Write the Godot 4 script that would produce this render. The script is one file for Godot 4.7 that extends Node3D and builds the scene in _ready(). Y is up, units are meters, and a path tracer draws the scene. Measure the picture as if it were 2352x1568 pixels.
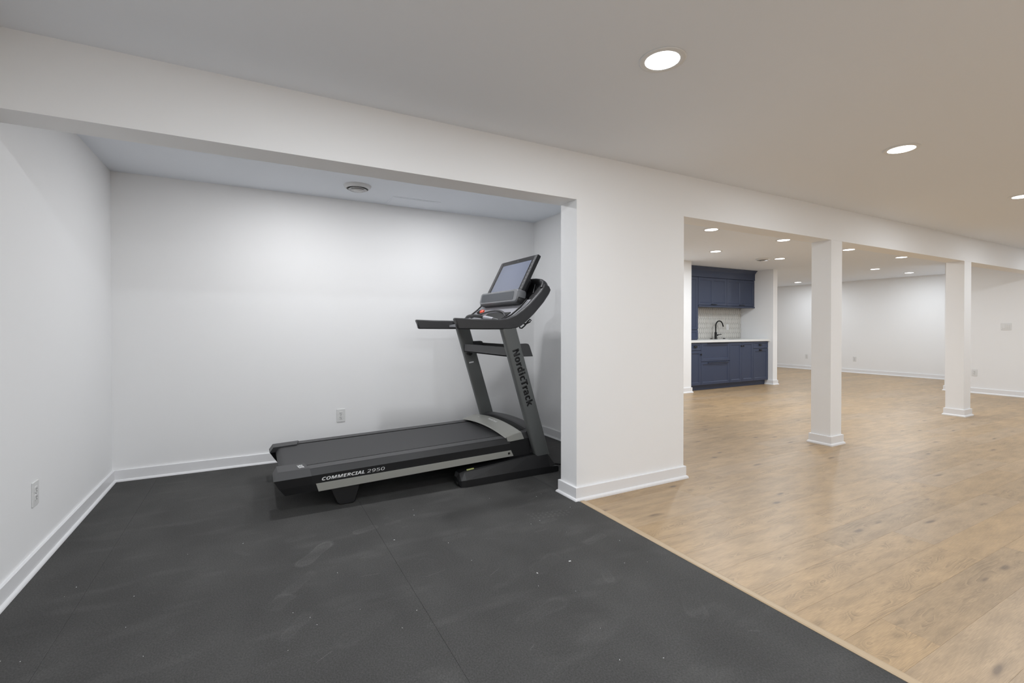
extends Node3D

# ---------------------------------------------------------------- measures (metres)
const XL := -0.995      # left wall
const ZB := -4.879      # back wall of the exercise alcove
const XR := 2.968       # right wall of the alcove
const ZF := -2.76       # front face of beam, pillar and columns
const TH := 0.197       # thickness of the beam
const XP0 := 2.038      # pillar
const XP1 := 3.129
const YB := 2.164       # underside of the beam
const YC := 2.502       # ceiling
const ZW := -6.292      # wall plane of the bar
const XW0 := 7.34
const XW1 := 9.883
const XW2 := 10.03
const XF := 14.397      # far wall
const XN := 11.956      # nearer right wall
const ZJ := -4.1
const ZN := 2.7         # wall behind the camera
const ZM := -0.45       # mats cut short here, out of view; oak added beyond to bounce light
const MAT := 0.008      # top of the rubber mats
const LAMP := 1.35

var M := {}
var org := Vector3.ZERO
var used := {}

# ---------------------------------------------------------------- nodes
func numbered(called: String) -> String:
	used[called] = used.get(called, -1) + 1
	return called if used[called] == 0 else "%s_%03d" % [called, used[called]]

func tag(o: Node, label: String, category: String, group := "") -> void:
	o.set_meta("label", label)
	o.set_meta("category", category)
	if group != "":
		o.set_meta("group", group)

func thing(called: String, label: String, category: String, at := Vector3.ZERO, group := "") -> Node3D:
	var o := Node3D.new()
	o.name = numbered(called)
	add_child(o)
	o.position = at
	org = at
	tag(o, label, category, group)
	return o

func setting(called: String, at := Vector3.ZERO) -> Node3D:
	var o := Node3D.new()
	o.name = called
	add_child(o)
	o.position = at
	org = at
	o.set_meta("kind", "structure")
	return o

func put(called: String, mesh: Mesh, mat: Material, parent: Node) -> MeshInstance3D:
	var o := MeshInstance3D.new()
	o.name = called
	o.mesh = mesh
	if mat:
		o.material_override = mat
	o.cast_shadow = GeometryInstance3D.SHADOW_CASTING_SETTING_ON
	parent.add_child(o, true)
	return o

# ---------------------------------------------------------------- mesh tools
func begin() -> SurfaceTool:
	var st := SurfaceTool.new()
	st.begin(Mesh.PRIMITIVE_TRIANGLES)
	return st

# adds triangles (three points each); turns them so that the closed shape faces outwards
func solid(st: SurfaceTool, tri: PackedVector3Array, sg: PackedInt32Array = PackedInt32Array(), whole := -1) -> void:
	var vol := 0.0
	var c := Vector3.ZERO
	for p in tri:
		c += p
	c /= maxf(1.0, tri.size())
	for i in range(0, tri.size(), 3):
		vol += (tri[i] - c).dot((tri[i + 1] - c).cross(tri[i + 2] - c))
	var out := vol > 0.0
	for i in range(0, tri.size(), 3):
		st.set_smooth_group(sg[i / 3] if sg.size() else whole)
		st.add_vertex(tri[i] - org)
		if out:
			st.add_vertex(tri[i + 2] - org)
			st.add_vertex(tri[i + 1] - org)
		else:
			st.add_vertex(tri[i + 1] - org)
			st.add_vertex(tri[i + 2] - org)

func done(st: SurfaceTool) -> ArrayMesh:
	st.generate_normals()
	return st.commit()

func part(called: String, st: SurfaceTool, mat: Material, parent: Node) -> MeshInstance3D:
	return put(called, done(st), mat, parent)

# rings of equal length joined in order; smooth: -1 flat, 1 smooth sides
func loft(st: SurfaceTool, rings: Array, smooth := -1, caps := true, closed := false) -> void:
	var tri := PackedVector3Array()
	var sg := PackedInt32Array()
	var n: int = rings[0].size()
	var m: int = rings.size()
	for i in (m if closed else m - 1):
		var a = rings[i]
		var b = rings[(i + 1) % m]
		for k in n:
			var k2 := (k + 1) % n
			tri.append_array(PackedVector3Array([a[k], a[k2], b[k2], a[k], b[k2], b[k]]))
			sg.append_array(PackedInt32Array([smooth, smooth]))
	if caps and not closed:
		for e in 2:
			var q = rings[0] if e == 0 else rings[m - 1]
			var c := Vector3.ZERO
			for p in q:
				c += p
			c /= n
			for k in n:
				var k2 := (k + 1) % n
				if e == 0:
					tri.append_array(PackedVector3Array([c, q[k2], q[k]]))
				else:
					tri.append_array(PackedVector3Array([c, q[k], q[k2]]))
				sg.append(-1)
	solid(st, tri, sg)

# box with chamfered edges
func box(st: SurfaceTool, lo: Vector3, hi: Vector3, ch := 0.0, xf := Transform3D.IDENTITY) -> void:
	var rings := []
	if ch <= 0.0:
		for y in [lo.y, hi.y]:
			rings.append([xf * Vector3(lo.x, y, lo.z), xf * Vector3(hi.x, y, lo.z), xf * Vector3(hi.x, y, hi.z), xf * Vector3(lo.x, y, hi.z)])
	else:
		for s in [[lo.y, ch], [lo.y + ch, 0.0], [hi.y - ch, 0.0], [hi.y, ch]]:
			var y: float = s[0]
			var i: float = s[1]
			var x0 := lo.x + i
			var x1 := hi.x - i
			var z0 := lo.z + i
			var z1 := hi.z - i
			rings.append([xf * Vector3(x0 + ch, y, z0), xf * Vector3(x1 - ch, y, z0), xf * Vector3(x1, y, z0 + ch), xf * Vector3(x1, y, z1 - ch),
				xf * Vector3(x1 - ch, y, z1), xf * Vector3(x0 + ch, y, z1), xf * Vector3(x0, y, z1 - ch), xf * Vector3(x0, y, z0 + ch)])
	loft(st, rings)

func b(lo: Vector3, hi: Vector3, ch := 0.0) -> SurfaceTool:
	var st := begin()
	box(st, lo, hi, ch)
	return st

# polygon in the xy plane between z0 and z1, with chamfered rims
func prism(st: SurfaceTool, poly: PackedVector2Array, z0: float, z1: float, ch := 0.0, smooth := -1, xf := Transform3D.IDENTITY) -> void:
	var n := poly.size()
	var ins := PackedVector2Array()
	var area := 0.0
	for k in n:
		area += poly[k].cross(poly[(k + 1) % n])
	var sgn := 1.0 if area > 0.0 else -1.0
	for k in n:
		var d0 := (poly[k] - poly[(k + n - 1) % n]).normalized()
		var d1 := (poly[(k + 1) % n] - poly[k]).normalized()
		var n0 := Vector2(-d0.y, d0.x) * sgn
		var n1 := Vector2(-d1.y, d1.x) * sgn
		var mit := (n0 + n1)
		mit = mit / maxf(0.5, 1.0 + n0.dot(n1))
		ins.append(poly[k] + mit * ch)
	var levels := [[z0, poly], [z1, poly]] if ch <= 0.0 else [[z0, ins], [z0 + ch, poly], [z1 - ch, poly], [z1, ins]]
	var tri := PackedVector3Array()
	var sg := PackedInt32Array()
	for i in levels.size() - 1:
		var pa: PackedVector2Array = levels[i][1]
		var pb: PackedVector2Array = levels[i + 1][1]
		for k in n:
			var k2 := (k + 1) % n
			var A := xf * Vector3(pa[k].x, pa[k].y, levels[i][0])
			var B := xf * Vector3(pa[k2].x, pa[k2].y, levels[i][0])
			var C := xf * Vector3(pb[k2].x, pb[k2].y, levels[i + 1][0])
			var D := xf * Vector3(pb[k].x, pb[k].y, levels[i + 1][0])
			tri.append_array(PackedVector3Array([A, B, C, A, C, D]))
			sg.append_array(PackedInt32Array([smooth, smooth]))
	var cap: PackedVector2Array = ins if ch > 0.0 else poly
	var idx := Geometry2D.triangulate_polygon(cap)
	for e in 2:
		var z := z0 if e == 0 else z1
		for i in range(0, idx.size(), 3):
			var q := [cap[idx[i]], cap[idx[i + 1]], cap[idx[i + 2]]]
			var ccw: bool = (q[1] - q[0]).cross(q[2] - q[0]) > 0.0
			# same sense as the sides: for area > 0 the sides turn outwards with the z1 cap ccw
			var want := (e == 1) == (area > 0.0)
			if ccw != (want == (area > 0.0)) and true:
				pass
			var up: bool = (e == 1)
			var order := [0, 1, 2]
			if ccw != up:
				order = [0, 2, 1]
			if area < 0.0:
				order = [order[0], order[2], order[1]]
			for o in order:
				tri.append(xf * Vector3(q[o].x, q[o].y, z))
			sg.append(-1)
	solid(st, tri, sg)

# tube along points; rx across, ry along the second axis
func tube(st: SurfaceTool, path: Array, r: float, n := 8, closed := false, ry := -1.0, up := Vector3.UP) -> void:
	var rings := []
	var m := path.size()
	for i in m:
		var a: Vector3 = path[(i + m - 1) % m] if closed or i > 0 else path[i]
		var c: Vector3 = path[(i + 1) % m] if closed or i < m - 1 else path[i]
		var t := (c - a).normalized()
		var u := up
		if absf(t.dot(u)) > 0.95:
			u = Vector3.RIGHT
		var s := t.cross(u).normalized()
		var w := s.cross(t).normalized()
		var ring := []
		for k in n:
			var f := TAU * k / n
			ring.append(path[i] + s * cos(f) * r + w * sin(f) * (ry if ry > 0.0 else r))
		rings.append(ring)
	loft(st, rings, 1, true, closed)

# profile of (radius, height) turned about a vertical axis through c
func lathe(st: SurfaceTool, c: Vector3, prof: Array, n := 32, smooth := 1, axis := Basis.IDENTITY) -> void:
	var rings := []
	for p in prof:
		var ring := []
		for k in n:
			var f := TAU * k / n
			ring.append(c + axis * Vector3(p[0] * cos(f), p[1], p[0] * sin(f)))
		rings.append(ring)
	loft(st, rings, smooth)

func rounded(x0: float, y0: float, x1: float, y1: float, r: float, n := 4) -> PackedVector2Array:
	var p := PackedVector2Array()
	for q in [[x1 - r, y1 - r, 0.0], [x0 + r, y1 - r, PI / 2], [x0 + r, y0 + r, PI], [x1 - r, y0 + r, PI * 1.5]]:
		for k in n + 1:
			var f: float = q[2] + PI / 2 * k / n
			p.append(Vector2(q[0] + r * cos(f), q[1] + r * sin(f)))
	return p

# lettering: letters stand on the line from p along ax, tops towards ay; h is the height of capitals, len the length
func letters(text: String, p: Vector3, ax: Vector3, ay: Vector3, length: float, h: float, slant := 0.0, bold := true, heavy := 0.0) -> SurfaceTool:
	var f := SystemFont.new()
	f.font_names = PackedStringArray(["Droid Sans"])
	f.font_weight = 700 if bold else 400
	var t := TextMesh.new()
	t.font = f
	t.font_size = 64
	t.pixel_size = 0.01
	t.depth = 0.02
	t.curve_step = 1.0
	t.text = text
	t.horizontal_alignment = HORIZONTAL_ALIGNMENT_LEFT
	t.vertical_alignment = VERTICAL_ALIGNMENT_BOTTOM
	var bb := t.get_aabb()
	var sx := length / bb.size.x
	var sy := h / bb.size.y
	ax = ax.normalized()
	ay = ay.normalized()
	var az := ax.cross(ay).normalized()
	var base := Basis(ax * sx, ay * sy + ax * slant * sy, az * 0.05)
	var xf := Transform3D(base, p - org - base * Vector3(bb.position.x, bb.position.y, 0.0) )
	var st := begin()
	st.append_from(t, 0, xf)
	if heavy > 0.0:
		# fat strokes: the same letters set again a hair to each side
		for k in 8:
			var w := TAU * k / 8.0
			st.append_from(t, 0, xf.translated(ax * cos(w) * heavy + ay * sin(w) * heavy - az * 0.00005 * (k + 1)))
	return st

# ---------------------------------------------------------------- materials
func mat(color: Color, rough := 0.6, metal := 0.0, spec := 0.5) -> StandardMaterial3D:
	var m := StandardMaterial3D.new()
	m.albedo_color = color
	m.roughness = rough
	m.metallic = metal
	m.metallic_specular = spec
	return m

func noise_img(w: int, h: int, sw: int, sh: int, sd: int, freq: float, oct := 3) -> PackedByteArray:
	var n := FastNoiseLite.new()
	n.seed = sd
	n.noise_type = FastNoiseLite.TYPE_SIMPLEX_SMOOTH
	n.frequency = freq
	n.fractal_octaves = oct
	var im := n.get_image(sw, sh, false, false, true)
	im.convert(Image.FORMAT_L8)
	if sw != w or sh != h:
		im.resize(w, h, Image.INTERPOLATE_CUBIC)
	return im.get_data()

func fine_bump(m: StandardMaterial3D, sd: int, scale: float, strength: float, freq := 0.2) -> void:
	var n := FastNoiseLite.new()
	n.seed = sd
	n.frequency = freq
	n.fractal_octaves = 3
	var t := NoiseTexture2D.new()
	t.width = 256
	t.height = 256
	t.seamless = true
	t.as_normal_map = true
	t.bump_strength = 2.0
	t.noise = n
	m.normal_enabled = true
	m.normal_texture = t
	m.normal_scale = strength
	m.uv1_triplanar = true
	m.uv1_world_triplanar = true
	m.uv1_scale = Vector3.ONE * scale

# an oak plank, u along 1.39 m, v across 0.2 m
const WW := 1024
const WH := 148
func oak(v: int) -> StandardMaterial3D:
	var rng := RandomNumberGenerator.new()
	rng.seed = 900 + v * 17
	var slow := noise_img(WW, WH, 64, 24, 10 + v, 0.06, 2)
	var tone := noise_img(WW, WH, 40, 30, 40 + v, 0.09, 3)
	var fibre := noise_img(WW, WH, 48, WH, 70 + v, 0.45, 3)
	var pore := noise_img(WW, WH, 256, WH, 110 + v, 0.5, 1)
	var knots := []
	for k in rng.randi_range(0, 2):
		knots.append([rng.randf_range(60, WW - 60), rng.randf_range(25, WH - 25), rng.randf_range(6, 13)])
	var kind := v % 5
	var vc := rng.randf_range(0.3, 0.7) * WH
	var h0 := rng.randf_range(5.0, 12.0)
	var grow := rng.randf_range(0.035, 0.07)
	var start := rng.randf_range(0.1, 0.6) * WW
	var arch: float = [0.55, 1.0, 0.3, 0.3, 0.8][kind]
	if kind == 2:
		vc = -1.5 * WH
	if kind == 3:
		vc = 2.2 * WH
	var warm := rng.randf_range(-0.03, 0.03)
	var light := rng.randf_range(-0.06, 0.05)
	var data := PackedByteArray()
	data.resize(WW * WH * 3)
	var at := 0
	for y in WH:
		for x in WW:
			var i := y * WW + x
			var sl := float(slow[i]) - 128.0
			var tn := float(tone[i]) - 128.0
			var du := absf(float(x) - start) * grow + h0
			var dv := float(y) - vc + sl * 0.2
			var kd := 0.0
			for k in knots:
				var ex: float = (x - k[0]) / 3.6
				var ey: float = y - k[1] + sl * 0.06
				var rr: float = (ex * ex + ey * ey) / (k[2] * k[2])
				if rr < 7.0:
					kd = maxf(kd, 1.0 / (1.0 + rr * rr * 1.6) * clampf(0.75 + tn * 0.009 + (float(fibre[i]) - 128.0) * 0.006, 0.0, 1.15))
			var d := sqrt(dv * dv + du * du) + sl * 0.12 + kd * 14.0
			var ring := d * 0.105
			ring -= floorf(ring)
			# late wood: a darker band closed by a fine pale line
			var band := 0.0
			if ring > 0.82:
				band = -0.5
			elif ring > 0.35:
				band = (ring - 0.35) * 1.7
			var patch := clampf(0.35 + tn * 0.012, 0.0, 1.0) * arch * clampf(1.5 - absf(dv) / 60.0, 0.25, 1.0)
			var dark := band * patch * 0.42 + tn * 0.0014 + (128.0 - float(fibre[i])) * 0.0020 + (0.07 if pore[i] < 66 else 0.0) + sl * 0.0006
			var bright := 1.0 - dark * 0.34 + light
			var r := 171.0 * bright * (1.0 + warm * 0.4)
			var gr := 145.5 * bright
			var bl := 113.5 * bright * (1.0 - warm)
			var kk := minf(kd * 0.8, 0.75)
			data[at] = clampi(int(lerpf(r, 106.0, kk)), 0, 255)
			data[at + 1] = clampi(int(lerpf(gr, 90.0, kk)), 0, 255)
			data[at + 2] = clampi(int(lerpf(bl, 74.0, kk)), 0, 255)
			at += 3
	var img := Image.create_from_data(WW, WH, false, Image.FORMAT_RGB8, data)
	img.generate_mipmaps()
	var m := mat(Color.WHITE, 0.38, 0.0, 0.5)
	m.albedo_texture = ImageTexture.create_from_image(img)
	return m

# rubber: black with a fine fleck, dusty scuffs and shoe prints; u over x from -1 to 2.05, v over z from -4.9 to 1.9
const RW := 1220
const RH := 2040
func rubber() -> StandardMaterial3D:
	var cloud := noise_img(RW, RH, 122, 204, 5, 0.05, 4)
	var streak := noise_img(RW, RH, 60, 408, 6, 0.08, 3)
	var n := FastNoiseLite.new()
	n.seed = 3
	n.frequency = 0.35
	n.fractal_octaves = 2
	var im := n.get_image(RW, RH, false, false, true)
	im.convert(Image.FORMAT_L8)
	var grain := im.get_data()
	var g := PackedByteArray()
	g.resize(RW * RH)
	for i in RW * RH:
		var c := float(cloud[i]) - 118.0
		var s := float(streak[i]) - 165.0
		g[i] = clampi(int(71.0 + c * 0.05 + (s * 0.10 if s > 0.0 else 0.0) + (float(grain[i]) - 128.0) * 0.11), 0, 255)
	var rng := RandomNumberGenerator.new()
	rng.seed = 77
	# dusty prints: x, z, length, width, turn, strength
	var prints := [
		[0.30, -2.80, 0.30, 0.10, 0.95, 17.0], [0.60, -2.98, 0.17, 0.08, 0.25, 13.0], [0.78, -3.0, 0.13, 0.05, 0.2, 9.0],
		[0.10, -2.38, 0.14, 0.11, 0.9, 14.0], [0.20, -2.52, 0.26, 0.08, 0.85, 9.0], [1.05, -2.62, 0.18, 0.07, 0.1, 8.0],
		[1.65, -2.55, 0.18, 0.07, 0.1, 10.0], [-0.06, -3.0, 0.16, 0.05, 2.2, 8.0], [0.25, -3.05, 0.2, 0.09, 0.1, 8.0],
		[0.75, -2.38, 0.2, 0.1, 0.6, 6.0], [1.35, -2.1, 0.25, 0.12, 0.4, 6.0], [1.1, -1.75, 0.3, 0.1, 0.2, 6.0],
		[1.55, -1.85, 0.2, 0.1, 1.2, 7.0], [0.15, -2.15, 0.2, 0.08, 0.9, 7.0], [1.75, -2.2, 0.2, 0.08, 0.3, 7.0],
		[0.4, -2.0, 0.3, 0.12, 0.5, 5.0], [-0.35, -2.3, 0.22, 0.05, 0.9, 6.0], [1.75, -1.5, 0.3, 0.12, 0.9, 6.0]]
	for p in prints:
		var reach: float = p[2] * 0.7
		var x0 := int((p[0] + 1.0 - reach) * 400.0)
		var z0 := int((p[1] + 4.9 - reach) * 300.0)
		var ct := cos(p[4])
		var sn := sin(p[4])
		for zz in range(maxi(z0, 0), mini(z0 + int(reach * 600.0), RH)):
			for xx in range(maxi(x0, 0), mini(x0 + int(reach * 800.0), RW)):
				var dx: float = xx / 400.0 - 1.0 - p[0]
				var dz: float = zz / 300.0 - 4.9 - p[1]
				var u: float = (dx * ct - dz * sn) / (p[2] * 0.5)
				var w: float = (dx * sn + dz * ct) / (p[3] * 0.5)
				w *= 1.0 + 0.35 * cos(u * 3.1)
				var e := u * u + w * w
				var i := zz * RW + xx
				e += (float(cloud[i]) - 128.0) * 0.004
				if e < 1.0:
					var f := minf(1.0, (1.0 - e) * 4.0) * (0.35 + 0.9 * absf(sin(float(grain[i]) * 0.05 + u * 14.0))) * clampf(float(streak[i]) / 140.0, 0.3, 1.4)
					if e < 0.55:
						f *= 0.62
					g[i] = clampi(g[i] + int(p[5] * 0.8 * f), 0, 255)
	# dotted tread prints beside the pillar
	for k in 26:
		var px := 1.60 + (k % 9) * 0.032 + rng.randf_range(-0.004, 0.004)
		var pz := -2.70 + int(k / 9.0) * 0.035 + (k % 9) * 0.008
		for zz in range(-3, 4):
			for xx in range(-3, 4):
				var i := (int((pz + 4.9) * 300.0) + zz) * RW + int((px + 1.0) * 400.0) + xx
				if xx * xx + zz * zz < 9:
					g[i] = clampi(g[i] + 12, 0, 255)
	# thin scratches
	for k in 26:
		var px := rng.randf_range(-0.9, 1.9)
		var pz := rng.randf_range(-4.2, -1.2)
		var a := rng.randf_range(-0.6, 0.6)
		for s in rng.randi_range(15, 50):
			var i := int((pz + 4.9 + s * 0.0022 * sin(a)) * 300.0) * RW + clampi(int((px + 1.0 + s * 0.0022 * cos(a)) * 400.0), 0, RW - 1)
			g[i] = clampi(g[i] + 16, 0, 255)
	var img := Image.create_from_data(RW, RH, false, Image.FORMAT_L8, g)
	img.convert(Image.FORMAT_RGB8)
	img.generate_mipmaps()
	var m := mat(Color(1, 0.992, 0.98), 0.72, 0.0, 0.35)
	m.albedo_texture = ImageTexture.create_from_image(img)
	return m

func make_materials() -> void:
	M.wall = mat(Color(0.962, 0.962, 0.962), 0.75, 0.0, 0.3)
	M.ceil = mat(Color(0.943, 0.958, 0.980), 0.9, 0.0, 0.2)
	M.trim = mat(Color(0.94, 0.94, 0.945), 0.35, 0.0, 0.5)
	M.slab = mat(Color(0.45, 0.45, 0.44), 0.9)
	M.rubber = rubber()
	M.oak = []
	for v in 10:
		M.oak.append(oak(v))
	M.strip = mat(Color(0.73, 0.64, 0.52), 0.4)
	M.gap = mat(Color(0.42, 0.35, 0.27), 0.9)
	M.plate = mat(Color(0.90, 0.90, 0.895), 0.35)
	M.slot = mat(Color(0.10, 0.10, 0.10), 0.7)
	M.lens = mat(Color(1, 1, 1), 0.5)
	M.lens.emission_enabled = true
	M.lens.emission = Color(1, 1, 1)
	M.lens.emission_energy_multiplier = 6.0
	M.vent = mat(Color(0.86, 0.86, 0.86), 0.5)
	M.dark = mat(Color(0.06, 0.06, 0.06), 0.8)
	# treadmill
	M.plastic = mat(Color(0.255, 0.255, 0.26), 0.5)
	fine_bump(M.plastic, 31, 40.0, 0.25)
	M.side = mat(Color(0.125, 0.125, 0.13), 0.42)
	M.black = mat(Color(0.095, 0.095, 0.1), 0.42)
	M.belt = mat(Color(0.205, 0.205, 0.21), 0.55)
	fine_bump(M.belt, 33, 60.0, 0.5)
	M.frame = mat(Color(0.405, 0.415, 0.41), 0.42, 0.25)
	M.silver = mat(Color(0.66, 0.66, 0.635), 0.38, 0.3)
	M.satin = mat(Color(0.63, 0.63, 0.65), 0.42, 0.25)
	M.shell = mat(Color(0.47, 0.475, 0.485), 0.4, 0.15)
	M.grip = mat(Color(0.205, 0.205, 0.212), 0.5)
	fine_bump(M.grip, 35, 50.0, 0.3)
	M.cloth = mat(Color(0.31, 0.32, 0.335), 0.7)
	fine_bump(M.cloth, 37, 90.0, 0.6)
	M.bezel = mat(Color(0.13, 0.13, 0.135), 0.3)
	M.glass = mat(Color(0.40, 0.42, 0.48), 0.22)
	M.print = mat(Color(0.05, 0.05, 0.052), 0.5)
	M.white = mat(Color(0.9, 0.9, 0.9), 0.5)
	M.grey = mat(Color(0.62, 0.62, 0.62), 0.5)
	M.red = mat(Color(0.88, 0.28, 0.14), 0.45)
	M.yellow = mat(Color(0.80, 0.82, 0.52), 0.5)
	# bar
	M.navy = mat(Color(0.21, 0.25, 0.345), 0.42)
	M.toe = M.navy
	M.stone = mat(Color(0.90, 0.90, 0.89), 0.3)
	M.tap = mat(Color(0.075, 0.075, 0.07), 0.4, 0.3)
	M.steel = mat(Color(0.55, 0.55, 0.55), 0.3, 0.9)
	M.tile = mat(Color(0.82, 0.81, 0.785), 0.3)
	M.grout = mat(Color(0.76, 0.75, 0.725), 0.9)

# ---------------------------------------------------------------- light
func lamp(x: float, z: float, label: String, power := LAMP, tint := Color(0.955, 0.977, 1.0)) -> void:
	var group := "recessed ceiling lights"
	var t := thing("recessed_light", label, "ceiling light", Vector3(x, YC, z), group)
	var st := begin()
	lathe(st, Vector3(x, YC, z), [[0.078, 0.0], [0.106, 0.0], [0.106, -0.003], [0.101, -0.006], [0.084, -0.006], [0.078, -0.004]], 40)
	part("trim_ring", st, M.plate, t)
	st = begin()
	lathe(st, Vector3(x, YC, z), [[0.079, -0.0045], [0.0, -0.0055]], 24)
	part("lens", st, M.lens, t)
	var l := AreaLight3D.new()
	l.name = "glow"
	l.area_size = Vector2(0.105, 0.105)
	l.light_color = tint if x < 3.0 else Color(0.940, 0.970, 1.0)
	l.light_energy = power
	l.area_range = 30.0
	l.shadow_enabled = true
	t.add_child(l)
	l.position = Vector3(0, -0.012, 0)
	l.rotation.x = -PI / 2

# ---------------------------------------------------------------- setting
func base_path(pts: Array, names: Array, loop := false, into: Node3D = null) -> void:
	var n := pts.size()
	var mit := []
	for i in n:
		var p: Vector2 = pts[i]
		var a: Vector2 = pts[(i + n - 1) % n]
		var c: Vector2 = pts[(i + 1) % n]
		var d0 := (p - a).normalized()
		var d1 := (c - p).normalized()
		if not loop and i == 0:
			d0 = d1
		if not loop and i == n - 1:
			d1 = d0
		var n0 := Vector2(-d0.y, d0.x)
		var n1 := Vector2(-d1.y, d1.x)
		mit.append((n0 + n1) / (1.0 + n0.dot(n1)))
	var board := [[0.0, 0.0], [0.016, 0.0], [0.016, 0.0975], [0.0135, 0.1], [0.0, 0.1]]
	var shoe := [[0.016, 0.0], [0.030, 0.0], [0.030, 0.008], [0.0285, 0.0145], [0.025, 0.02], [0.020, 0.0235], [0.016, 0.025]]
	for i in (n if loop else n - 1):
		var j := (i + 1) % n
		var o: Node3D = into
		if o == null:
			o = setting("baseboard_" + names[i])
		for q in [["board", board], ["shoe_molding", shoe]]:
			var rings := []
			for e in [i, j]:
				var ring := []
				for p in q[1]:
					var at: Vector2 = pts[e] + mit[e] * p[0]
					ring.append(Vector3(at.x, p[1], at.y))
				rings.append(ring)
			var st := begin()
			loft(st, rings)
			part(q[0], st, M.trim, o)

func wall(called: String, boxes: Array) -> void:
	var o := setting(called)
	for k in boxes:
		part("panel" if boxes.size() > 1 else "plaster", b(k[0], k[1]), M.wall, o)

func column(x0: float, x1: float, label: String) -> void:
	var t := thing("column", label, "column", Vector3((x0 + x1) / 2, 0, ZF - 0.1), "square white columns under the beam")
	part("shaft", b(Vector3(x0, 0, ZF - 0.2), Vector3(x1, YB, ZF), 0.0015), M.wall, t)
	base_path([Vector2(x0, ZF), Vector2(x1, ZF), Vector2(x1, ZF - 0.2), Vector2(x0, ZF - 0.2)], [], true, t)

func build_room() -> void:
	wall("wall_left", [[Vector3(XL - 0.1, 0, ZB - 0.1), Vector3(XL, YC, ZN)]])
	wall("wall_back", [[Vector3(XL, 0, ZB - 0.1), Vector3(XR, YC, ZB)]])
	wall("wall_pillar", [[Vector3(XP0, 0, ZF - TH), Vector3(XP1, YC, ZF)]])
	wall("wall_partition", [[Vector3(XR, 0, ZW), Vector3(XP1, YC, ZF - TH)]])
	wall("wall_bar_left", [[Vector3(XR, 0, ZW - 0.1), Vector3(XW0, YC, ZW)], [Vector3(XW0 - 0.1, 0, -7.171), Vector3(XW0, YC, ZW - 0.1)]])
	wall("wall_bar_back", [[Vector3(XW0, 0, -7.171), Vector3(XW1, YC, -7.071)]])
	wall("wall_bar_right", [[Vector3(XW1, 0, -10.0), Vector3(XW2, YC, ZW)]])
	wall("wall_right", [[Vector3(XN, 0, ZJ), Vector3(XN + 0.1, YC, ZN)], [Vector3(XN + 0.1, 0, ZJ), Vector3(XF, YC, ZJ + 0.1)]])
	wall("wall_far", [[Vector3(XF, 0, -10.0), Vector3(XF + 0.1, YC, ZJ + 0.1)]])
	wall("wall_rear", [[Vector3(XW1, 0, -10.1), Vector3(XF + 0.1, YC, -10.0)]])
	wall("wall_front", [[Vector3(XL - 0.1, 0, ZN), Vector3(XN + 0.1, YC, ZN + 0.1)]])
	var o := setting("ceiling")
	part("plaster", b(Vector3(XL - 0.2, YC, -10.2), Vector3(XF + 0.2, YC + 0.1, ZN + 0.2)), M.ceil, o)
	o = setting("ceiling_beam")
	part("alcove_span", b(Vector3(XL, YB, ZF - TH), Vector3(XP0, YC, ZF)), M.wall, o)
	part("column_span", b(Vector3(XP1, YB, ZF - TH), Vector3(XN, YC, ZF)), M.wall, o)
	o = setting("trim_access_panel")
	part("frame", b(Vector3(1.18, YC - 0.003, -4.86), Vector3(1.66, YC, -4.52)), M.ceil, o)
	part("door", b(Vector3(1.20, YC - 0.005, -4.84), Vector3(1.64, YC - 0.003, -4.54)), M.ceil, o)
	base_path([Vector2(XL, ZN), Vector2(XL, ZB), Vector2(XR, ZB), Vector2(XR, ZF - TH), Vector2(XP0, ZF - TH), Vector2(XP0, ZF), Vector2(XP1, ZF), Vector2(XP1, ZW), Vector2(XW0, ZW), Vector2(XW0, -6.4)],
		["left", "back", "alcove_right", "pillar_rear", "pillar_left", "pillar_front", "partition", "bar_left", "bar_left_return"])
	base_path([Vector2(XW1, -6.475), Vector2(XW1, ZW), Vector2(XW2, ZW), Vector2(XW2, -10.0)], ["bar_right_return", "bar_right", "bar_side"])
	base_path([Vector2(XF, -10.0), Vector2(XF, ZJ), Vector2(XN, ZJ), Vector2(XN, ZN)], ["far", "jog", "right"])
	column(5.3266, 5.5357, "square white column with baseboard, standing nearest the wide white pillar")
	column(8.658, 8.8855, "slim square white column with baseboard, standing beside the light switch wall")

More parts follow.
